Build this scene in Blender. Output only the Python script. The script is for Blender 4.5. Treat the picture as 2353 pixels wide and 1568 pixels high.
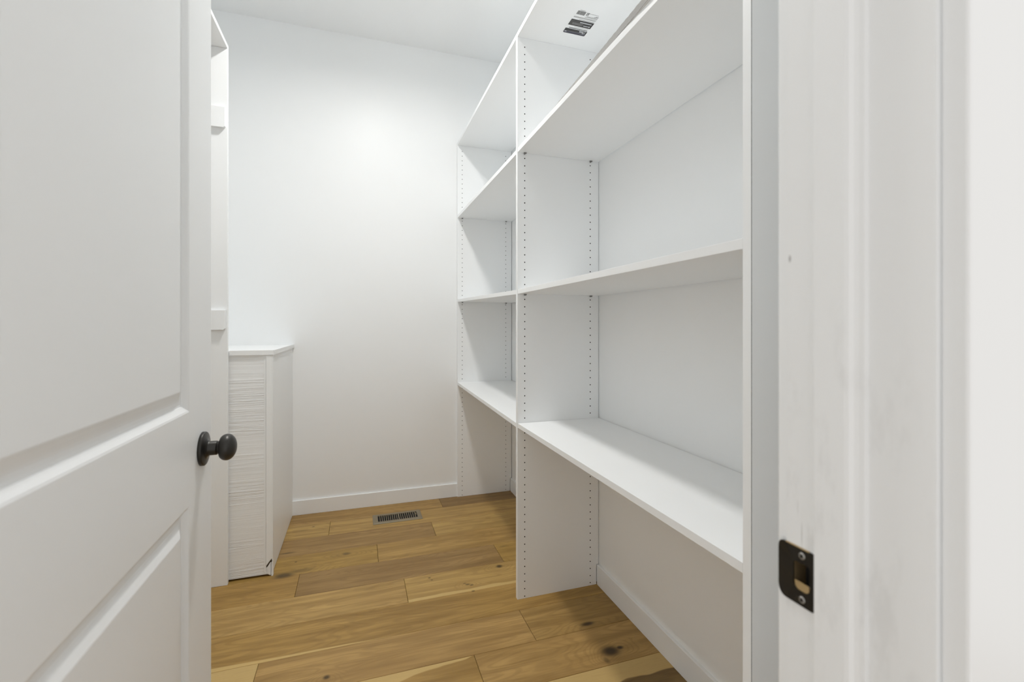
import bpy, bmesh, math, random
from mathutils import Vector, Matrix

# ------------------------------------------------------------------ camera / world / exposure
S = bpy.context.scene
for o in list(bpy.data.objects):
    bpy.data.objects.remove(o)
C = S.collection
EYE = 1.175
F_PX = 1065.0
YAW = math.atan((1176.5 - 822.0) / F_PX)
cam_d = bpy.data.cameras.new('camera')
cam = bpy.data.objects.new('camera', cam_d)
C.objects.link(cam)
cam.location = (0, 0, EYE)
cam.rotation_euler = (math.pi / 2, 0, -YAW)
cam_d.sensor_width = 36.0
cam_d.lens = F_PX / 2353.0 * 36.0
cam_d.shift_y = -34.5 / 2353.0
cam_d.clip_start = 0.02
cam_d.dof.use_dof = True
cam_d.dof.focus_distance = 1.9
cam_d.dof.aperture_fstop = 4.5
S.camera = cam

W = bpy.data.worlds.new('World'); S.world = W; W.use_nodes = True
bg = W.node_tree.nodes['Background']
bg.inputs[0].default_value = (1.0, 0.985, 0.965, 1)      # the bright room the photographer stands in
bg.inputs[1].default_value = 0.96
LAMP_POS = (0.115, 1.845, 3.048)
LAMP_EMIT = 240.0

S.view_settings.view_transform = 'Standard'
S.view_settings.look = 'None'
S.view_settings.gamma = 1.0
S.view_settings.use_curve_mapping = False
S.view_settings.exposure = 0.0
S.cycles.max_bounces = 22
S.cycles.diffuse_bounces = 20
S.cycles.glossy_bounces = 4

# ------------------------------------------------------------------ materials
def nt(name):
    m = bpy.data.materials.new(name); m.use_nodes = True
    t = m.node_tree
    return m, t, t.nodes['Principled BSDF']

class N:
    """tiny node helper"""
    def __init__(s, t): s.t = t
    def n(s, typ, **kw):
        x = s.t.nodes.new(typ)
        for k, v in kw.items(): setattr(x, k, v)
        return x
    def link(s, a, b): s.t.links.new(a, b)
    def val(s, sock, v):
        if hasattr(v, 'links'): s.link(v, sock)
        else: sock.default_value = v
    def math(s, op, a, b=None, c=None, clamp=False):
        x = s.n('ShaderNodeMath', operation=op); x.use_clamp = clamp
        s.val(x.inputs[0], a)
        if b is not None: s.val(x.inputs[1], b)
        if c is not None: s.val(x.inputs[2], c)
        return x.outputs[0]
    def vmath(s, op, a, b=None):
        x = s.n('ShaderNodeVectorMath', operation=op)
        s.val(x.inputs[0], a)
        if b is not None: s.val(x.inputs[1], b)
        return x.outputs['Value'] if op in ('LENGTH', 'DISTANCE', 'DOT_PRODUCT') else x.outputs[0]
    def noise(s, vec, scale, detail=3, rough=.5, dist=0.):
        x = s.n('ShaderNodeTexNoise')
        s.link(vec, x.inputs['Vector'])
        x.inputs['Scale'].default_value = scale; x.inputs['Detail'].default_value = detail
        x.inputs['Roughness'].default_value = rough; x.inputs['Distortion'].default_value = dist
        return x.outputs['Fac']
    def rng(s, v, a, b, c=0., d=1., smooth=True):
        x = s.n('ShaderNodeMapRange', interpolation_type='SMOOTHSTEP' if smooth else 'LINEAR')
        s.val(x.inputs['Value'], v)
        for k, q in zip(('From Min', 'From Max', 'To Min', 'To Max'), (a, b, c, d)): s.val(x.inputs[k], q)
        return x.outputs['Result']
    def mix(s, f, a, b, blend='MIX'):
        x = s.n('ShaderNodeMix', data_type='RGBA', blend_type=blend)
        s.val(x.inputs[0], f); s.val(x.inputs[6], a); s.val(x.inputs[7], b)
        return x.outputs[2]
    def bump(s, h, strength, dist):
        x = s.n('ShaderNodeBump'); x.inputs['Strength'].default_value = strength
        x.inputs['Distance'].default_value = dist; s.link(h, x.inputs['Height'])
        return x.outputs['Normal']

def paint(name, col, rough, tex_scale=300., bump=.08, spec=.5):
    m, t, b = nt(name); h = N(t)
    tc = h.n('ShaderNodeTexCoord').outputs['Object']
    v = h.noise(tc, 1.3, 3)
    b.inputs['Roughness'].default_value = rough
    b.inputs['Specular IOR Level'].default_value = spec
    c2 = tuple(x * .975 for x in col)
    h.link(h.mix(v, (*col, 1), (*c2, 1)), b.inputs['Base Color'])
    h.link(h.bump(h.noise(tc, tex_scale, 2), bump, .002), b.inputs['Normal'])
    return m

M = {}
M['wall'] = paint('wall_paint', (.890, .903, .910), .36, 160, .04, .18)
M['ceiling'] = paint('ceiling_paint', (.890, .903, .910), .8, 160, .1)
M['trim'] = paint('trim_paint', (.890, .903, .910), .35, 220, .03)
M['door'] = paint('door_paint', (.878, .889, .895), .38, 260, .03)
M['melamine'] = paint('white_melamine', (.890, .903, .910), .38, 500, .04)
M['lamp_baffle_grey'] = paint('lamp_metal', (.45, .45, .45), .5)

def plain(name, col, rough=.5, metal=0., spec=.5):
    m, t, b = nt(name); h = N(t)
    tc = h.n('ShaderNodeTexCoord').outputs['Object']
    h.link(h.mix(h.noise(tc, 60, 3), (*col, 1), (*[x * .82 for x in col], 1)), b.inputs['Base Color'])
    b.inputs['Roughness'].default_value = rough; b.inputs['Metallic'].default_value = metal
    b.inputs['Specular IOR Level'].default_value = spec
    return m
M['bronze'] = plain('dark_bronze', (.045, .042, .038), .36, .55)
M['strike'] = plain('blackened_bronze', (.016, .013, .009), .42, .4)
M['brass'] = plain('worn_brass', (.66, .50, .27), .32, .85)
M['screw'] = plain('steel_screw', (.45, .44, .42), .35, .9)
M['hole'] = plain('hole_shade', (.008, .008, .008), .9)  # near-black put in for the shade inside holes and gaps
M['pin'] = plain('grey_shelf_pin', (.25, .25, .25), .4, .6)
M['vent'] = plain('taupe_metal', (.29, .245, .165), .42, .35)
M['subfloor'] = plain('dark_subfloor', (.06, .04, .02), .9)
M['print_dark'] = plain('print_dark', (.045, .045, .045), .5)
M['print_blue'] = plain('print_blue', (.06, .06, .085), .5)
M['print_grey'] = plain('print_grey', (.36, .36, .36), .5)
M['print_white'] = plain('print_white', (.7, .72, .75), .5)
M['crack_and_shadow'] = plain('raw_wood_crack_and_shadow', (.07, .05, .025), .9)  # dark tone for the split and the painted shadow under the box

def raw_edge():
    m, t, b = nt('raw_chipped_edge'); h = N(t)
    tc = h.n('ShaderNodeTexCoord').outputs['Object']
    g = h.mix(h.noise(tc, 420, 2), (.30, .295, .285, 1), (.42, .415, .40, 1))
    chip = h.rng(h.noise(tc, 26, 4, .6), .66, .90)
    h.link(h.mix(chip, g, (.78, .78, .76, 1)), b.inputs['Base Color'])
    b.inputs['Roughness'].default_value = .85
    return m
M['raw_edge'] = raw_edge()

def brushed():
    """white paint brushed over rough plywood: horizontal ridges, stronger in some bands"""
    m, t, b = nt('brushed_paint'); h = N(t)
    tc = h.n('ShaderNodeTexCoord').outputs['Object']
    mp = h.n('ShaderNodeMapping'); h.link(tc, mp.inputs[0])
    mp.inputs['Rotation'].default_value = (0, math.radians(1.5), 0)
    mp.inputs['Scale'].default_value = (3.0, 1, 150)
    fine = h.noise(mp.outputs[0], 1.0, 4, .6, .3)
    mp2 = h.n('ShaderNodeMapping'); h.link(tc, mp2.inputs[0])
    mp2.inputs['Scale'].default_value = (2.0, 1, 16)
    band = h.rng(h.noise(mp2.outputs[0], 1.0, 2), .42, .66, .18, 1.0)
    hgt = h.math('MULTIPLY', h.rng(fine, .35, .75, 0, 1), band)
    h.link(h.bump(hgt, .9, .0022), b.inputs['Normal'])
    b.inputs['Base Color'].default_value = (.878, .889, .895, 1)
    b.inputs['Roughness'].default_value = .45
    return m
M['brushed'] = brushed()

def jamb_paint():
    m, t, b = nt('scuffed_jamb_paint'); h = N(t)
    pos = h.n('ShaderNodeNewGeometry').outputs['Position']
    near = h.vmath('LENGTH', h.vmath('MULTIPLY', h.vmath('SUBTRACT', pos, (.438, .335, .97)), (1, 6, 3.0)))
    mask = h.rng(near, .15, .95, 1, 0)
    mp = h.n('ShaderNodeMapping'); h.link(pos, mp.inputs[0]); mp.inputs['Scale'].default_value = (40, 40, 14)
    sm = h.rng(h.noise(mp.outputs[0], 1.0, 4, .6), .5, .72)
    f = h.math('MULTIPLY', h.math('MULTIPLY', mask, sm), .14)
    for (c, rad, a) in (((.438, .3760, 1.2468), (.01, .0024, .0052), .65), ((.438, .3620, .958), (.01, .0010, .017), .38), ((.438, .3665, .985), (.01, .0008, .012), .22)):
        d = h.vmath('LENGTH', h.vmath('MULTIPLY', h.vmath('SUBTRACT', pos, c), tuple(1 / q for q in rad)))
        f = h.math('MAXIMUM', f, h.math('MULTIPLY', h.rng(d, .2, 1.1, 1, 0), a))
    h.link(h.mix(f, (.878, .889, .895, 1), (.33, .32, .31, 1)), b.inputs['Base Color'])
    b.inputs['Roughness'].default_value = .38
    h.link(h.bump(h.noise(pos, 120, 3), .05, .003), b.inputs['Normal'])
    return m
M['jamb'] = jamb_paint()

# knots on the floor: x, y, rx, ry, darkness
KNOTS = [(-.330, 2.408, .055, .030, .80), (-.262, 2.432, .07, .022, .42), (-.057, 2.538, .026, .020, .60),
         (-.10, 2.530, .06, .014, .25), (.656, 2.169, .018, .017, .85), (-.099, 1.666, .013, .012, .85),
         (.867, 1.476, .042, .032, .97), (.908, 1.482, .017, .011, .95), (.859, 1.640, .036, .014, .90),
         (-.246, 2.940, .010, .006, .85), (-.300, 2.905, .045, .010, .35), (-.292, 2.528, .007, .006, .8),
         (.317, 2.172, .008, .006, .75), (.325, 2.150, .007, .006, .6), (.474, 2.062, .014, .008, .7),
         (.490, 2.052, .011, .006, .75), (.463, 2.075, .010, .005, .6), (.486, 2.003, .010, .006, .8),
         (-.345, 2.640, .045, .011, .55), (.74, 2.36, .03, .008, .3), (.83, 1.44, .012, .02, .5)]

def oak():
    m, t, b = nt('oak_plank'); h = N(t)
    obj = h.n('ShaderNodeTexCoord').outputs['Object']
    pos = h.n('ShaderNodeNewGeometry').outputs['Position']
    oi = h.n('ShaderNodeObjectInfo')
    off = h.n('ShaderNodeCombineXYZ')
    h.link(h.math('MULTIPLY', oi.outputs['Random'], 37.), off.inputs[0])
    h.link(h.math('MULTIPLY', oi.outputs['Random'], 91.), off.inputs[1])
    v = h.vmath('ADD', obj, off.outputs[0])
    # knots
    dark = None; ring = None
    for (x, y, rx, ry, s) in KNOTS:
        d = h.vmath('LENGTH', h.vmath('MULTIPLY', h.vmath('SUBTRACT', pos, (x, y, 0)), (1 / rx, 1 / ry, 0)))
        k = h.math('MULTIPLY', h.rng(d, .25, 1.25, 1, 0), s)
        dark = k if dark is None else h.math('MAXIMUM', dark, k)
        if max(rx, ry) > .012:
            r = h.math('MULTIPLY', h.rng(d, .2, 5.5, 1, 0), .16)
            ring = r if ring is None else h.math('ADD', ring, r)
    # cathedral grain: contour lines of a stretched low-frequency noise
    a = h.vmath('MULTIPLY', v, (1.15, 6.5, 1))
    low = h.math('ADD', h.noise(a, 1.0, 2.2, .5, .25), ring)
    con = h.math('SINE', h.math('MULTIPLY', low, 130.))
    con = h.rng(con, -.2, 1.0, 0, 1)
    # medium and fine streaks
    st = h.noise(h.vmath('MULTIPLY', v, (2.0, 26., 1)), 1.0, 5, .6, .4)
    fine = h.noise(h.vmath('MULTIPLY', v, (14., 330., 1)), 1.0, 3, .6)
    blot = h.noise(h.vmath('MULTIPLY', v, (1.6, 7., 1)), 1.0, 3, .5, .6)
    base = h.mix(1.0, oi.outputs['Color'], (1.02, 1.0, .86, 1), 'MULTIPLY')
    c = h.mix(h.rng(st, .30, .72), h.mix(1.0, base, (.72, .68, .60, 1), 'MULTIPLY'), h.mix(1.0, base, (1.13, 1.13, 1.12, 1), 'MULTIPLY'))
    c = h.mix(h.math('MULTIPLY', con, .30), c, h.mix(1.0, base, (.55, .50, .44, 1), 'MULTIPLY'))
    c = h.mix(h.math('MULTIPLY', h.rng(fine, .50, .72), .34), c, h.mix(1.0, base, (.62, .56, .48, 1), 'MULTIPLY'))
    c = h.mix(h.math('MULTIPLY', h.rng(blot, .52, .72), .42), c, h.mix(1.0, base, (.72, .66, .58, 1), 'MULTIPLY'))
    # sapwood along one long edge; attribute 'sap': width in metres, sign gives the edge
    sap = h.n('ShaderNodeAttribute', attribute_type='OBJECT', attribute_name='sap').outputs['Fac']
    tilt = h.n('ShaderNodeAttribute', attribute_type='OBJECT', attribute_name='sap_tilt').outputs['Fac']
    sep = h.n('ShaderNodeSeparateXYZ'); h.link(obj, sep.inputs[0])
    sgn = h.math('SIGN', sap)
    ed = h.math('SUBTRACT', .0975, h.math('MULTIPLY', sep.outputs[1], sgn))
    wav = h.math('MULTIPLY', h.math('SUBTRACT', h.noise(h.vmath('MULTIPLY', v, (5., 1, 1)), 1.0, 2), .5), .07)
    lim = h.math('ADD', h.math('ABSOLUTE', sap), h.math('MULTIPLY', wav, h.math('MINIMUM', h.math('MULTIPLY', h.math('ABSOLUTE', sap), 25.), 1.)))
    lim = h.math('ADD', lim, h.math('MULTIPLY', tilt, sep.outputs[0]))
    sm = h.math('MULTIPLY', h.rng(h.math('SUBTRACT', lim, ed), -.002, .004), h.math('ABSOLUTE', sgn))
    sapc = h.mix(h.math('MULTIPLY', h.rng(fine, .45, .75), .35), (.59, .415, .165, 1), (.47, .315, .115, 1))
    c = h.mix(h.math('MULTIPLY', sm, .85), c, sapc)
    c = h.mix(dark, c, (.040, .024, .010, 1))
    h.link(c, b.inputs['Base Color'])
    b.inputs['Roughness'].default_value = .46
    b.inputs['Specular IOR Level'].default_value = .35
    h.link(h.bump(h.math('ADD', fine, h.math('MULTIPLY', con, .5)), .18, .001), b.inputs['Normal'])
    return m
M['oak'] = oak()

def emis(name, col, s):
    m, t, b = nt(name)
    b.inputs['Base Color'].default_value = (.9, .9, .9, 1)
    b.inputs['Emission Color'].default_value = (*col, 1)
    b.inputs['Emission Strength'].default_value = s
    return m
M['lamp_glow'] = emis('lamp_diffuser', (1.0, .985, .958), LAMP_EMIT)

# ------------------------------------------------------------------ mesh helpers
def add_box(bm, x0, x1, y0, y1, z0, z1, mi=0):
    vs = [bm.verts.new((x, y, z)) for x in (x0, x1) for y in (y0, y1) for z in (z0, z1)]
    for q in ((0, 1, 3, 2), (4, 6, 7, 5), (0, 4, 5, 1), (2, 3, 7, 6), (0, 2, 6, 4), (1, 5, 7, 3)):
        f = bm.faces.new([vs[i] for i in q]); f.material_index = mi
    return vs

def prism(bm, pts, f, mi=0):
    """closed polygon pts (2-D); f(p, end) -> 3-D for end 0/1"""
    a = [bm.verts.new(f(p, 0)) for p in pts]; b = [bm.verts.new(f(p, 1)) for p in pts]
    n = len(pts)
    fs = [bm.faces.new(a), bm.faces.new(b[::-1])]
    for i in range(n):
        fs.append(bm.faces.new((a[i], b[i], b[(i + 1) % n], a[(i + 1) % n])))
    for q in fs: q.material_index = mi

def lathe(bm, prof, seg=32, axis='X', centre=(0, 0, 0), mi=0, squash=(1, 1)):
    """prof: list of (along, radius)"""
    rings = []
    for (a, r) in prof:
        ring = []
        for k in range(seg):
            t = 2 * math.pi * k / seg
            u, w = r * math.cos(t) * squash[0], r * math.sin(t) * squash[1]
            p = {'X': (a, u, w), 'Y': (u, a, w), 'Z': (u, w, a)}[axis]
            ring.append(bm.verts.new((p[0] + centre[0], p[1] + centre[1], p[2] + centre[2])))
        rings.append(ring)
    for r0, r1 in zip(rings, rings[1:]):
        for k in range(seg):
            f = bm.faces.new((r0[k], r0[(k + 1) % seg], r1[(k + 1) % seg], r1[k])); f.material_index = mi
    for ring in (rings[0], rings[-1]):
        f = bm.faces.new(ring); f.material_index = mi

def link(name, bm, mats, parent=None, smooth=False, origin=None, bevel=0.):
    bmesh.ops.recalc_face_normals(bm, faces=bm.faces[:])
    if bevel:
        ed = [e for e in bm.edges if len(e.link_faces) == 2 and e.calc_face_angle(0) > .6]
        bmesh.ops.bevel(bm, geom=ed, offset=bevel, segments=2, profile=.5, affect='EDGES')
    if origin is not None:
        bmesh.ops.translate(bm, verts=bm.verts[:], vec=-Vector(origin))
    me = bpy.data.meshes.new(name); bm.to_mesh(me); bm.free()
    for m in (mats if isinstance(mats, (list, tuple)) else [mats]): me.materials.append(M[m])
    if smooth:
        for p in me.polygons: p.use_smooth = True
    o = bpy.data.objects.new(name, me); C.objects.link(o)
    if parent is not None:
        o.parent = parent
        pl = Vector((0, 0, 0)); q = parent
        while q is not None: pl += q.location; q = q.parent
        if origin is None:
            o.location = -pl
        else:
            o.location = Vector(origin) - pl
    elif origin is not None:
        o.location = origin
    return o

def box(name, x0, x1, y0, y1, z0, z1, mat, parent=None, bevel=0., origin=None):
    bm = bmesh.new(); add_box(bm, x0, x1, y0, y1, z0, z1)
    return link(name, bm, mat, parent, bevel=bevel, origin=origin)

def thing(name, label, cat, loc, group=None):
    o = bpy.data.objects.new(name, None); C.objects.link(o); o.location = loc
    o.empty_display_size = .1
    o['label'] = label; o['category'] = cat
    if group: o['group'] = group
    return o

def struct(o, label):
    o['kind'] = 'structure'; o['label'] = label
    return o

# ------------------------------------------------------------------ room shell
YB = 3.160            # back wall
XR = 1.044            # right wall
XL = -0.975           # left wall
YF0, YF1 = 0.244, 0.380   # wall with the doorway
ZC = 3.048
OP0, OP1, OPZ = -0.352, 0.438, 2.052      # clear opening

struct(box('wall_back', XL - .12, XR + .12, YB, YB + .12, -.02, ZC, 'wall'), 'white painted back wall of the pantry with a soft lamp reflection')
struct(box('wall_right', XR, XR + .12, YF0, YB, -.02, ZC, 'wall'), 'white painted right wall behind the tall shelving')
struct(box('wall_left', XL - .12, XL, YF0, YB, -.02, ZC, 'wall'), 'white painted left wall behind the open door')
struct(box('ceiling', XL - .12, XR + .12, YF0, YB + .12, ZC, ZC + .1, 'ceiling'), 'flat off-white ceiling above the pantry')
bm = bmesh.new()
add_box(bm, XL - 1.2, OP0 - .02, YF0, YF1, -.02, ZC)
add_box(bm, OP1 + .02, XR + 1.2, YF0, YF1, -.02, ZC)
add_box(bm, OP0 - .02, OP1 + .02, YF0, YF1, OPZ + .02, ZC)
struct(link('wall_front', bm, 'wall'), 'white painted wall around the doorway nearest the camera')

# baseboards
struct(box('baseboard_back', -.388, .652, YB - .013, YB, 0, .0895, 'trim', bevel=.0015), 'white baseboard along the back wall beside the floor vent')
bm = bmesh.new()
for (a, b_) in ((.390, .632), (.655, 1.878), (1.899, 3.138)):
    add_box(bm, XR - .013, XR, a, b_, 0, .0895)
struct(link('baseboard_right', bm, 'trim', bevel=.0015), 'white baseboard on the right wall under the lowest shelf')

# floor: slab + planks
fl = struct(box('floor', XL - 1.1, XR + 1.1, -.8, YB, -.06, -.014, 'subfloor'), 'wide oak plank floor with knots and pale sapwood streaks')
ROW0, RW = 1.416, .1967
rnd = random.Random(5)
A_ = (.405, .262, .085)      # mid honey
B_ = (.395, .252, .098)      # browner
D_ = (.315, .200, .088)      # dark brown-grey
L_ = (.475, .320, .125)      # light
# row index -> list of (x0, x1, colour, sap, sap_tilt)
ROWS = {
    8: [(XL, .524, B_, 0, 0), (.524, XR, (.285, .180, .078), 0, 0)],
    7: [(XL, -.155, L_, 0, 0), (-.155, XR, (.46, .305, .120), 0, 0)],
    6: [(XL, .417, (.355, .228, .098), 0, 0), (.417, XR, L_, 0, 0)],
    5: [(XL, .098, A_, 0, 0), (.098, XR, (.425, .275, .105), 0, 0)],
    4: [(XL, -.260, (.385, .240, .082), 0, 0), (-.260, .692, (.335, .215, .095), 0, 0), (.692, XR, A_, 0, 0)],
    3: [(XL, .204, (.455, .302, .125), 0, 0), (.204, XR, (.47, .315, .125), -.022, 0)],
    2: [(XL, XR, (.385, .243, .085), -.004, -.032)],
    1: [(XL, -.327, (.25, .16, .075), .15, -.05), (-.327, .633, (.425, .275, .115), 0, 0), (.633, XR, (.365, .235, .090), 0, 0)],
    0: [(XL, .394, (.40, .255, .09), .12, -.18), (.394, XR, (.425, .275, .112), 0, 0)],
    -1: [(XL, .05, A_, 0, 0), (.05, XR, (.21, .135, .055), .058, .06)],
}
def plank(x0, x1, y0, y1, col, sap, tilt):
    g = .0006
    bm = bmesh.new(); add_box(bm, x0 + g, x1 - g, y0 + g, y1 - g, -.014, 0)
    top = [e for e in bm.edges if all(abs(v.co.z) < 1e-6 for v in e.verts)]
    bmesh.ops.bevel(bm, geom=top, offset=.0012, segments=1, profile=.5, affect='EDGES')
    o = link('plank', bm, 'oak', fl, origin=((x0 + x1) / 2, (y0 + y1) / 2, 0))
    o.color = (*col, 1); o['sap'] = float(sap); o['sap_tilt'] = float(tilt)
for r in range(-11, 9):
    y0 = ROW0 + RW * r; y1 = min(y0 + RW, YB - .001)
    if r in ROWS: L = ROWS[r]
    else:
        xs = [XL if y0 > .1 else XL - 1.0, rnd.uniform(-.4, .1), rnd.uniform(.4, .9), XR if y0 > .1 else XR + 1.0]
        L = [(a, b_, rnd.choice((A_, B_, D_, L_)), 0, 0) for a, b_ in zip(xs, xs[1:])]
    for (x0, x1, col, sap, tl) in L: plank(x0, x1, y0, y1, col, sap, tl)

# ------------------------------------------------------------------ door frame
def jamb_right():
    bm = bmesh.new()
    y0, y1 = YF0, YF1 + .0
    X0, X1 = OP1, OP1 + .02
    pz0, pz1, py0, py1 = .898, .930, .3505, .3715         # latch pocket
    add_box(bm, X0, X1, y0, y1, 0, pz0)
    add_box(bm, X0, X1, y0, y1, pz1, OPZ)
    add_box(bm, X0, X1, y0, py0, pz0, pz1)
    add_box(bm, X0, X1, py1, y1, pz0, pz1)
    add_box(bm, X1 - .003, X1, py0, py1, pz0, pz1)
    o = struct(link('trim_1', bm, 'jamb'), 'white painted door jamb on the right with a dark strike plate')
    # door stop with an eased profile
    bm = bmesh.new()
    pts = [(OP1, .341), (OP1 - .0095, .341), (OP1 - .011, .3395), (OP1 - .011, .310), (OP1 - .0098, .3065),
           (OP1 - .0065, .304), (OP1 - .005, .3005), (OP1 - .0042, .2965), (OP1, .2955)]
    prism(bm, pts, lambda p, e: (p[0], p[1], OPZ - .011 if e else 0))
    link('door_stop', bm, 'jamb', o)
    # casing on the pantry side and on the room side
    bm = bmesh.new(); add_box(bm, OP1 + .0035, OP1 + .075, YF1, YF1 + .0145, 0, OPZ + .08)
    link('inner_casing', bm, 'trim', o, bevel=.003)
    bm = bmesh.new(); add_box(bm, OP1 + .005, OP1 + .095, YF0 - .019, YF0, 0, OPZ + .095)
    link('outer_casing', bm, 'trim', o, bevel=.0025)
    return o
frame_r = jamb_right()

def strike_plate(parent):
    zc = .914; X = OP1 - .0016
    def rc(cy, cz, r, a0, n=6):
        return [(cy + r * math.cos(math.radians(a0 + 90 * i / n)), cz + r * math.sin(math.radians(a0 + 90 * i / n))) for i in range(n + 1)]
    hh = .0298
    y0, y1 = .3447, .3905
    outer = rc(y1 - .009, zc + hh - .009, .009, 0) + rc(y0 + .006, zc + hh - .006, .006, 90) + rc(y0 + .006, zc - hh + .006, .006, 180) + rc(y1 - .011, zc - hh + .011, .011, 270)
    hy0, hy1, hz0, hz1 = .3515, .3705, zc - .015, zc + .0145
    inner = rc(hy1 - .003, hz1 - .003, .003, 0, 3) + rc(hy0 + .003, hz1 - .003, .003, 90, 3) + rc(hy0 + .008, hz0 + .008, .008, 180, 5) + rc(hy1 - .008, hz0 + .008, .008, 270, 5)
    bm = bmesh.new()
    def loop(pts, x): 
        vs = [bm.verts.new((x, p[0], p[1])) for p in pts]
        es = [bm.edges.new((vs[i], vs[(i + 1) % len(vs)])) for i in range(len(vs))]
        return vs, es
    vo, eo = loop(outer, X); vi, ei = loop(inner, X)
    bmesh.ops.triangle_fill(bm, use_beauty=True, edges=eo + ei)
    ext = bmesh.ops.extrude_face_region(bm, geom=bm.faces[:])
    vv = [g for g in ext['geom'] if isinstance(g, bmesh.types.BMVert)]
    bmesh.ops.translate(bm, verts=vv, vec=(.0014, 0, 0))
    # the lip curls round the jamb edge
    for v in bm.verts:
        if v.co.y > .381: v.co.x += (v.co.y - .381) ** 2 * 22
    o = link('strike_plate', bm, 'strike', parent); o['label'] = 'blackened metal strike plate with a brass-coloured latch hole'
    # worn brass rim along the upper edge
    bm = bmesh.new()
    add_box(bm, X - .0002, X + .0012, .3525, .3795, zc + hh - .0003, zc + hh + .0006)
    link('worn_edge', bm, 'brass', o)
    # pocket lining
    bm = bmesh.new(); add_box(bm, OP1 + .0155, OP1 + .0165, .3508, .3712, .8983, .9297)
    link('pocket_back', bm, 'hole', o)
    bm = bmesh.new()
    add_box(bm, OP1 + .0005, OP1 + .0155, .3698, .3714, .8983, .9297)
    add_box(bm, OP1 + .0005, OP1 + .0155, .3508, .3518, .8983, .9297)
    link('pocket_lining', bm, 'brass', o)
    # bent tongue at the foot of the hole
    bm = bmesh.new()
    pts = [(X + .0006, hz0 + .0095), (X + .0022, hz0 + .0070), (X + .0045, hz0 + .0038), (X + .0075, hz0 + .0010), (X + .0085, hz0 + .0005),
           (X + .0015, hz0 - .0004), (X + .0006, hz0 + .0008)]
    prism(bm, pts, lambda p, e: (p[0], .3530 if e == 0 else .3692, p[1]))
    link('latch_tongue', bm, 'brass', o)
    for dz in (.0225, -.0228):
        bm = bmesh.new()
        lathe(bm, [(.0012, .0034), (-.0002, .0036), (-.0008, .0031), (-.0009, .0016), (-.0003, .0014)], 20, 'X', (X, .3605, zc + dz))
        s = link('screw', bm, 'screw', o)
        bm = bmesh.new()
        for a in (.5, .5 + math.pi / 2):
            c, q = math.cos(a), math.sin(a)
            pts = [(c * .0021 - q * .0006, q * .0021 + c * .0006), (c * .0021 + q * .0006, q * .0021 - c * .0006),
                   (-c * .0021 + q * .0006, -q * .0021 - c * .0006), (-c * .0021 - q * .0006, -q * .0021 + c * .0006)]
            prism(bm, pts, lambda p, e: (X - (.00105 if e else .0003), .3605 + p[0], zc + dz + p[1]))
        for v in bm.verts: pass
        slot = link('screw_slot', bm, 'hole', o)
strike_plate(frame_r)

bm = bmesh.new(); add_box(bm, OP0 - .02, OP0, YF0, YF1, 0, OPZ)
t2 = struct(link('trim_2', bm, 'trim'), 'white painted door jamb on the hinge side')
bm = bmesh.new(); add_box(bm, OP0 - .095, OP0 - .005, YF0 - .019, YF0, 0, OPZ + .095); link('outer_casing', bm, 'trim', t2, bevel=.0025)
bm = bmesh.new(); add_box(bm, OP0 - .02, OP1 + .02, YF0, YF1, OPZ, OPZ + .02)
t3 = struct(link('trim_3', bm, 'trim'), 'white painted head jamb above the doorway')
bm = bmesh.new(); add_box(bm, OP0 - .005, OP1 + .005, YF0 - .019, YF0, OPZ + .005, OPZ + .095); link('outer_casing', bm, 'trim', t3, bevel=.0025)

# ------------------------------------------------------------------ door (open at a right angle)
DX = -.313; DT = .035; DY0, DY1 = .392, 1.203; DZ0, DZ1 = .012, 2.040
def door():
    """slab along Y; both faces carry two raised panels"""
    prof = [(0, 0), (.0035, .0012), (.0090, .0060), (.0125, .0085), (.0130, .0098), (.0175, .0102), (.0240, .0098),
            (.0280, .0085), (.0360, .0048), (.0440, .0016), (.0460, .0012)]
    bm = bmesh.new()
    ST = .142
    SL = .120
    pans = [(DY0 + SL, DY1 - ST, .250, .8225), (DY0 + SL, DY1 - ST, 1.0065, DZ1 - .125)]
    for side in (0, 1):
        X = DX if side == 0 else DX - DT
        sg = -1 if side == 0 else 1
        ys = [DY0, DY0 + SL, DY1 - ST, DY1]
        zs = [DZ0, .250, .8225, 1.0065, DZ1 - .125, DZ1]
        for i in range(3):
            for j in range(5):
                if i == 1 and j in (1, 3): continue
                bm.faces.new([bm.verts.new((X, y, z)) for y, z in ((ys[i], zs[j]), (ys[i + 1], zs[j]), (ys[i + 1], zs[j + 1]), (ys[i], zs[j + 1]))])
        for (a, b_, c, d) in pans:
            rings = []
            for (w, dp) in prof:
                rings.append([bm.verts.new((X + sg * dp, y, z)) for y, z in ((a + w, c + w), (b_ - w, c + w), (b_ - w, d - w), (a + w, d - w))])
            for r0, r1 in zip(rings, rings[1:]):
                for k in range(4):
                    bm.faces.new((r0[k], r0[(k + 1) % 4], r1[(k + 1) % 4], r1[k]))
            bm.faces.new(rings[-1])
    for (y, z, y2, z2) in ((DY0, DZ0, DY1, DZ0), (DY1, DZ0, DY1, DZ1), (DY1, DZ1, DY0, DZ1), (DY0, DZ1, DY0, DZ0)):
        bm.faces.new([bm.verts.new(p) for p in ((DX, y, z), (DX, y2, z2), (DX - DT, y2, z2), (DX - DT, y, z))])
    bmesh.ops.remove_doubles(bm, verts=bm.verts[:], dist=1e-5)
    return struct(link('door_1', bm, 'door'), 'white two-panel door standing open with a dark bronze knob')
dr = door()
KY, KZ = 1.1405, .9145
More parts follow.
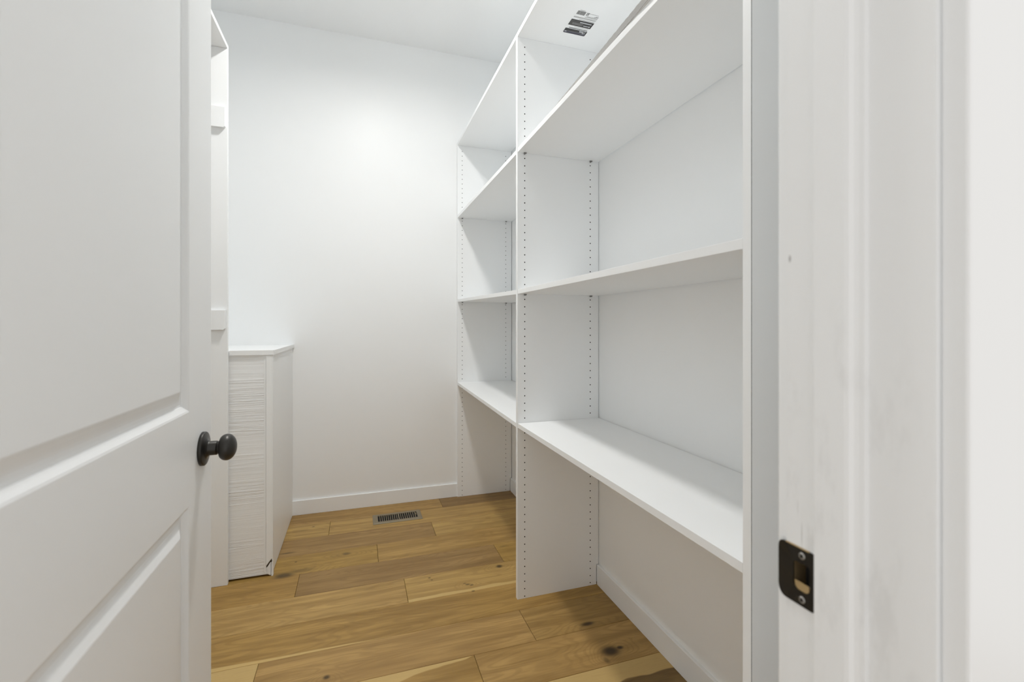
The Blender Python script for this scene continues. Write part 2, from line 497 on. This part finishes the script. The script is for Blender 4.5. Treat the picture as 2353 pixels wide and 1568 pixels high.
def knob(side):
    k = 1 if side == 0 else -1
    X = DX if side == 0 else DX - DT
    bm = bmesh.new()
    lathe(bm, [(X, .0355), (X + k * .0050, .0355), (X + k * .0066, .0345), (X + k * .0072, .0330), (X + k * .0085, .0240), (X + k * .0105, .0175), (X + k * .0125, .0165)], 48, 'X', (0, KY, KZ))
    o = link('door_knob', bm, 'bronze', dr, smooth=True); o['label'] = 'dark bronze egg-shaped door knob with round rosette'
    bm = bmesh.new()
    lathe(bm, [(X + k * .010, .0180), (X + k * .0125, .0158), (X + k * .0150, .0150), (X + k * .0265, .0150), (X + k * .0285, .0142), (X + k * .0288, .0120),
               (X + k * .0300, .0120), (X + k * .0303, .0135), (X + k * .0320, .0137), (X + k * .036, .0135)], 40, 'X', (0, KY, KZ))
    link('knob_neck', bm, 'bronze', o, smooth=True)
    bm = bmesh.new()
    cx, ax, rr = .0460, .0182, .0280
    pr = [(.0325, .0132)]
    for i in range(3, 25):
        t = math.pi * i / 24
        a = cx - ax * math.cos(t); r = rr * math.sin(t) ** .92
        if a > .0338: pr.append((a, max(r, .0004)))
    lathe(bm, [(X + k * a, r) for a, r in pr], 48, 'X', (0, KY, KZ), squash=(1.05, 1.0))
    link('knob_grip', bm, 'bronze', o, smooth=True)
knob(0); knob(1)
for hz in (.30, 1.02, 1.82):
    bm = bmesh.new(); lathe(bm, [(hz - .045, .0065), (hz + .045, .0065)], 12, 'Z', (DX - DT - .004, DY0 - .004, 0))
    link('hinge', bm, 'bronze', dr)

# ------------------------------------------------------------------ shelving on the right wall
FX = .650; BX = XR - .0040; TH = .019
P0, P1, P2 = .634, 1.879, 3.139       # near faces of the three uprights
ZT = 2.4175
unit = thing('pantry_shelving', 'tall white built-in shelving with drilled uprights along the right wall', 'shelving', (.85, 1.9, 0))
for nm, y in (('side_panel', P0), ('divider_panel', P1), ('side_panel', P2)):
    bm = bmesh.new()
    # back edge notched over the baseboard
    pts = [(FX, 0), (XR - .0145, 0), (XR - .0145, .091), (BX, .091), (BX, ZT), (FX, ZT)]
    prism(bm, pts, lambda p, e: (p[0], y + (TH if e else 0), p[1]))
    o = link(nm, bm, 'melamine', unit, bevel=.0006)
    # peg holes as flat dark discs, their inner shade put into the colour
    bm = bmesh.new()
    faces = []
    if y != P2: faces.append((y + TH, 1))
    if y != P0: faces.append((y, -1))
    for (fy, sg) in faces:
        for hx in (.683, .9985):
            for k in range(75):
                z = .0098 + .032 * k + (.0 if hx < .8 else .003)
                c = Vector((hx, fy + sg * .00025, z))
                vs = [bm.verts.new((c.x + .0027 * math.cos(a), c.y, c.z + .0027 * math.sin(a))) for a in [i * math.pi / 4 for i in range(8)]]
                bm.faces.new(vs if sg < 0 else vs[::-1])
    h_ = link('peg_hole_shade', bm, 'hole', o); h_['kind'] = 'stuff'
# dark edge-band seam on the outer side of the near upright
box('edge_band_seam', FX + .0002, FX + .0010, P0 - .0002, P0 + .0002, 0, ZT, 'hole', unit)

top = box('top_board', FX, BX, P0, P2 + TH, ZT + .0004, ZT + TH, 'melamine', unit, bevel=.0006)

def shelf(y0, y1, z0, z1, nm='shelf'):
    """board between two uprights; z0/z1 = underside at the near/far end"""
    bm = bmesh.new()
    add_box(bm, FX + .0008, BX - .001, y0 + .0012, y1 - .0012, 0, TH)
    for v in bm.verts: v.co.z += z0 + (z1 - z0) * (v.co.y - y0) / (y1 - y0)
    return link(nm, bm, 'melamine', unit, bevel=.0006)
B1 = (P0 + TH, P1); B2 = (P1 + TH, P2)
SH = [(B1, .734, .7385), (B1, 1.3125, 1.3125), (B1, 1.9205, 1.9205),
      (B2, .7365, .7695), (B2, 1.3125, 1.3400), (B2, 1.9185, 1.9185)]
pin_mesh = None
for (b_, za, zb) in SH:
    shelf(b_[0], b_[1], za, zb)
    for (yy, zz, sg) in ((b_[0], za, 1), (b_[1], zb, -1)):
        for hx in (.683, .9985):
            if pin_mesh is None:
                bm = bmesh.new()
                lathe(bm, [(0, .0028), (.0085, .0028)], 10, 'Y', (0, 0, -.0035))
                prism(bm, [(-.0055, 0), (.0055, 0), (.0055, -.003), (.0028, -.0065), (-.0028, -.0065), (-.0055, -.003)], lambda p, e: (p[0], .0085 + (.0025 if e else 0), p[1]))
                add_box(bm, -.0055, .0055, .0015, .0105, -.0008, -.0001)
                p = link('shelf_pin', bm, 'pin', unit); pin_mesh = p.data
            else:
                p = bpy.data.objects.new('shelf_pin', pin_mesh); C.objects.link(p); p.parent = unit
            p.location = Vector((hx, yy, zz - .0002)) - unit.location
            if sg < 0: p.rotation_euler.z = math.pi

# printed sticker on the underside of the top board
def sticker():
    zt = ZT
    bm = bmesh.new()
    X1, X0 = .921, .820          # text starts at X1 and runs towards X0; top of text faces +Y
    def rect(u0, u1, y0, y1, mi, lay):
        xa, xb = X1 - u1, X1 - u0
        add_box(bm, xa, xb, y0, y1, zt - .00015 - .00012 * (lay + 1), zt - .00005, mi)
    r = random.Random(3)
    def dashes(u0, u1, y0, y1, mi, lay, wmin=.002, wmax=.006, gap=.0009):
        u = u0
        while u < u1:
            w = min(r.uniform(wmin, wmax), u1 - u); rect(u, u + w, y0, y1, mi, lay); u += w + gap
    # header block (rounded outer corners) with logo
    def rrect(u0, u1, y0, y1, rr, mi, lay):
        pts = []
        for (cu, cy, a0) in ((u1 - rr, y1 - rr, 0), (u0 + rr, y1 - rr, 90)):
            pts += [(cu + rr * math.cos(math.radians(a0 + 15 * i)), cy + rr * math.sin(math.radians(a0 + 15 * i))) for i in range(7)]
        pts += [(u0, y0), (u1, y0)]
        prism(bm, pts, lambda p, e: (X1 - p[0], p[1], zt - (.00015 + .00012 * (lay + 1) if e else .00005)), mi)
    rrect(.000, .100, 1.7585, 1.7885, .005, 0, 0)
    rrect(.001, .099, 1.7740, 1.7875, .005, 1, 1)
    rect(.006, .034, 1.7620, 1.7690, 3, 2)
    rect(.006, .011, 1.7600, 1.7740, 3, 2); rect(.013, .018, 1.7640, 1.7760, 3, 2)
    rect(.014, .0155, 1.7660, 1.7720, 1, 3); rect(.022, .030, 1.7645, 1.7660, 1, 3)
    rect(.018, .097, 1.7738, 1.7748, 2, 2); rect(.006, .030, 1.7785, 1.7795, 2, 2)
    rect(.087, .096, 1.7775, 1.7808, 3, 2)
    # two printed lines
    dashes(.004, .088, 1.7505, 1.7545, 0, 0, .0015, .004)
    dashes(.003, .068, 1.7420, 1.7440, 2, 0, .0012, .003)
    # dark block
    rect(-.001, .100, 1.7000, 1.7370, 0, 0)
    rect(.052, .098, 1.7025, 1.7345, 4, 1)
    dashes(.006, .058, 1.7080, 1.7135, 3, 2, .002, .005, .0012)
    dashes(.010, .036, 1.7250, 1.7290, 3, 2, .002, .004, .001); rect(.006, .010, 1.7235, 1.7300, 3, 2)
    dashes(.040, .088, 1.7190, 1.7215, 2, 2, .002, .005, .001); dashes(.040, .086, 1.7255, 1.7285, 2, 2, .002, .005, .001)
    # small print, barcode, number
    for yy, ua, ub in ((1.6945, .002, .070), (1.6860, .002, .098), (1.6815, .000, .098), (1.6740, .000, .055), (1.6690, .000, .050), (1.6640, .000, .018), (1.6600, .000, .012)):
        dashes(ua, ub, yy, yy + .0022, 2, 0, .0015, .004, .0008)
    dashes(.004, .050, 1.6520, 1.6535, 2, 0, .004, .010, .0012)
    u = .062
    while u < .095:
        w = r.choice((.0008, .0012, .0018)); rect(u, u + w, 1.6470, 1.6690, 5, 0); u += w + r.choice((.0008, .0012))
    dashes(.068, .090, 1.6420, 1.6440, 2, 0)
    # number, set sideways: 5 and 3 in bars
    for base, segs in ((1.6575, 'afgcd'), (1.6480, 'abgcd')):
        S7 = {'a': (0, 1, .82, 1), 'g': (0, 1, .42, .58), 'd': (0, 1, 0, .18), 'f': (0, .22, .5, 1), 'b': (.78, 1, .5, 1), 'c': (.78, 1, 0, .5)}
        for sname in segs:
            p0, p1, q0, q1 = S7[sname]
            rect(.046 + .010 * (1 - q1), .046 + .010 * (1 - q0), base + .0075 * p0, base + .0075 * p1, 5, 0)
    o = link('printed_label', bm, ['print_dark', 'print_blue', 'print_grey', 'print_white', 'print_dark2', 'print_mid'], top)
    o['label'] = 'small printed product label with barcode and dark bands'
M['print_dark2'] = plain('print_charcoal', (.075, .072, .07), .5)
M['print_mid'] = plain('print_mid', (.13, .13, .13), .5)
sticker()

# loose board lying on the upper shelf
lb = thing('loose_board', 'loose white board with raw grey chipped edge lying on the upper shelf', 'board', (.84, 1.2, 1.9405))
def loose():
    z0, z1 = 1.9405, 1.9595
    # front edge runs from (x=.641,y=.93) to (x=.668,y=1.72)
    f = lambda y: .6462 + (y - .95) * .0355
    bm = bmesh.new()
    prism(bm, [(f(.90) + .0012, .90), (f(1.80) + .0012, 1.80), (f(1.80) + .34, 1.79), (f(.90) + .34, .89)], lambda p, e: (p[0], p[1], z1 if e else z0))
    link('board_body', bm, 'melamine', lb)
    bm = bmesh.new()
    r = random.Random(8)
    n = 90
    rows = []
    for i in range(n + 1):
        y = .90 + .90 * i / n; x = f(y)
        a = [bm.verts.new((x + r.uniform(0, .0007), y, z0 + r.uniform(0, .0004))), bm.verts.new((x + r.uniform(0, .0007), y, z1 - r.uniform(0, .0012))),
             bm.verts.new((x + .0014, y, z1 - .0002)), bm.verts.new((x + .0014, y, z0))]
        rows.append(a)
    for a, b_ in zip(rows, rows[1:]):
        for k in range(4): bm.faces.new((a[k], a[(k + 1) % 4], b_[(k + 1) % 4], b_[k]))
    bm.faces.new(rows[0]); bm.faces.new(rows[-1])
    o = link('raw_edge', bm, 'raw_edge', lb); o['label'] = 'raw grey particleboard edge with white chips'
loose()

# ------------------------------------------------------------------ shelving on the left wall
LX = -.560; LBX = XL + .002
lu = thing('wall_shelving', 'white shelving end with high top shelf and wall cleats behind the door', 'shelving', (-.77, 1.5, 0))
LZ = 2.4335
for y in (.46, 2.400):
    box('side_panel', LBX, LX, y, y + TH, 0, LZ, 'melamine', lu, bevel=.0006)
box('top_board', LBX, LX, .46, 2.419, LZ + .0005, LZ + TH, 'melamine', lu, bevel=.0006)
for (z0, z1) in ((2.068, 2.159), (1.158, 1.245)):
    for (ya, yb) in ((2.381, 2.3995), (.4795, .498)):
        bm = bmesh.new()
        prism(bm, [(LBX, z0), (LX - .0130, z0), (LX - .0068, z0 + .006), (LX - .0068, z1), (LBX, z1)], lambda p, e: (p[0], yb if e else ya, p[1]))
        link('shelf_cleat', bm, 'trim', lu)

# ------------------------------------------------------------------ boxed-in corner ledge
bx = thing('corner_box', 'waist-high white boxed ledge with brushed front panel in the back corner', 'cabinet', (-.68, 2.79, 0))
BY = 2.428; BXR = -.383; BZ = 1.041
box('front_panel', LBX, -.398, BY, BY + .018, .009, BZ, 'brushed', bx)
box('side_panel', BXR - .018, BXR, BY + .004, YB - .001, .004, BZ, 'melamine', bx)
box('base_shadow_strip', LBX, BXR - .022, BY + .03, BY + .045, 0, .02, 'crack_and_shadow', bx)  # dark strip painted as the shadow gap below the front panel
# top with mitred edging
box('top_board', LBX, BXR - .001, BY + .001, YB - .001, BZ, BZ + .018, 'melamine', bx)
e = .0085
bm = bmesh.new()
prism(bm, [(LX + .002, BY - e), (BXR + e, BY - e), (BXR - .0005, BY + .0005), (LX + .002, BY + .0005)], lambda p, k: (p[0], p[1], BZ + .0205 if k else BZ - .0015))
link('front_edging', bm, 'trim', bx)
bm = bmesh.new()
prism(bm, [(BXR + e + .0002, BY - e + .0006), (BXR + e + .0002, YB - .001), (BXR, YB - .001), (BXR, BY + .0012)], lambda p, k: (p[0], p[1], BZ + .0205 if k else BZ - .0015))
link('side_edging', bm, 'trim', bx)
# narrow rail and stile lines around the front panel
box('top_rail', LX + .002, -.408, BY - .003, BY, BZ - .009, BZ - .0015, 'trim', bx)
# corner strip with a split, broken foot
bm = bmesh.new()
xa, xb = -.4075, BXR + .0045
prism(bm, [(xa, .050), (xb - .004, .083), (xb - .004, BZ - .002), (xa, BZ - .002)], lambda p, k: (p[0], BY - .0055 if k else BY + .002, p[1]))
link('corner_strip', bm, 'trim', bx, bevel=.0012)
box('strip_return', BXR + .0002, BXR + .0045, BY - .0054, BY + .018, .072, BZ - .002, 'trim', bx, bevel=.0012)
box('panel_bead', -.4165, -.4085, BY - .0022, BY, .012, BZ - .004, 'trim', bx)
bm = bmesh.new()
prism(bm, [(xa + .004, .014), (xb - .010, .002), (xb - .010, .0665), (xa + .004, .0415)], lambda p, k: (p[0], (BY - .0035 if k else BY + .002), p[1]))
link('broken_foot', bm, 'trim', bx, bevel=.001)
bm = bmesh.new()
prism(bm, [(xa + .022, 0), (xb + .001, 0), (xb + .001, .074), (xb - .0045, .066)], lambda p, k: (p[0], (BY - .006 if k else BY + .014), p[1]))
bm2 = bm
link('foot_splinter', bm2, 'trim', bx, bevel=.001)
bm = bmesh.new()
prism(bm, [(xa + .001, .040), (xb - .006, .0655), (xb - .006, .082), (xa + .001, .049)], lambda p, k: (p[0], (BY - .0006 if k else BY + .001), p[1]))
link('split_gap', bm, 'crack_and_shadow', bx)

# ------------------------------------------------------------------ floor register
vt = thing('floor_vent', 'small taupe metal floor register with narrow slots near the back wall', 'vent', (.231, 2.921, 0))
VX0, VX1, VY0, VY1 = .086, .376, 2.850, 2.992
SX0, SX1, SY0, SY1 = .116, .350, 2.876, 2.964
zt = .0062
bm = bmesh.new()
outer = [(VX0, VY0), (VX1, VY0), (VX1, VY1), (VX0, VY1)]
mid = [(VX0 + .007, VY0 + .007), (VX1 - .007, VY0 + .007), (VX1 - .007, VY1 - .007), (VX0 + .007, VY1 - .007)]
inn = [(SX0, SY0), (SX1, SY0), (SX1, SY1), (SX0, SY1)]
lv = []
for pts, z in ((outer, 0.0004), (outer, .0022), (mid, zt), (inn, zt), (inn, .0012)):
    lv.append([bm.verts.new((x, y, z)) for x, y in pts])
for a, b_ in zip(lv, lv[1:]):
    for k in range(4): bm.faces.new((a[k], a[(k + 1) % 4], b_[(k + 1) % 4], b_[k]))
link('faceplate', bm, 'vent', vt)
box('duct_shade_plate', SX0, SX1, SY0, SY1, .0005, .0011, 'hole', vt)  # dark plate on the planks stands in for shade inside the duct
nS = 19; pitch = (SX1 - SX0) / nS
slat_me = None
for i in range(1, nS):
    w = .0036 if i != 10 else .0060
    x = SX0 + pitch * i
    if slat_me is None or i == 10:
        bm = bmesh.new(); add_box(bm, -w / 2, w / 2, SY0, SY1, .0014, zt - .0004)
        bmesh.ops.translate(bm, verts=bm.verts[:], vec=(0, -vt.location.y, 0))
        o = link('slat', bm, 'vent', vt)
        if i != 10: slat_me = o.data
    else:
        o = bpy.data.objects.new('slat', slat_me); C.objects.link(o); o.parent = vt
    o.location = (x - vt.location.x, 0, 0)
box('damper_lever', SX1 - .0075, SX1 - .0045, SY1 - .042, SY1 - .012, .0012, .0046, 'brass', vt)

# ------------------------------------------------------------------ ceiling lamp (above the frame)
lx, ly, lz = LAMP_POS
lamp = thing('ceiling_lamp', 'round flush ceiling lamp lighting the pantry', 'lamp', (lx, ly, lz))
bm = bmesh.new(); lathe(bm, [(lz - .0005, .106), (lz - .0005, .128), (lz - .029, .128), (lz - .033, .124), (lz - .033, .109), (lz - .031, .1065), (lz - .0060, .106)], 48, 'Z', (lx, ly, 0))  # unseen ring, its depth shaped to cut lamplight on the upper walls
bmesh.ops.delete(bm, geom=[f for f in bm.faces if len(f.verts) > 4], context='FACES_ONLY')
link('lamp_baffle', bm, 'lamp_baffle_grey', lamp)
bm = bmesh.new(); lathe(bm, [(lz - .002, .1055), (lz - .0075, .1055), (lz - .008, .002)], 48, 'Z', (lx, ly, 0))
link('lamp_diffuser', bm, 'lamp_glow', lamp)
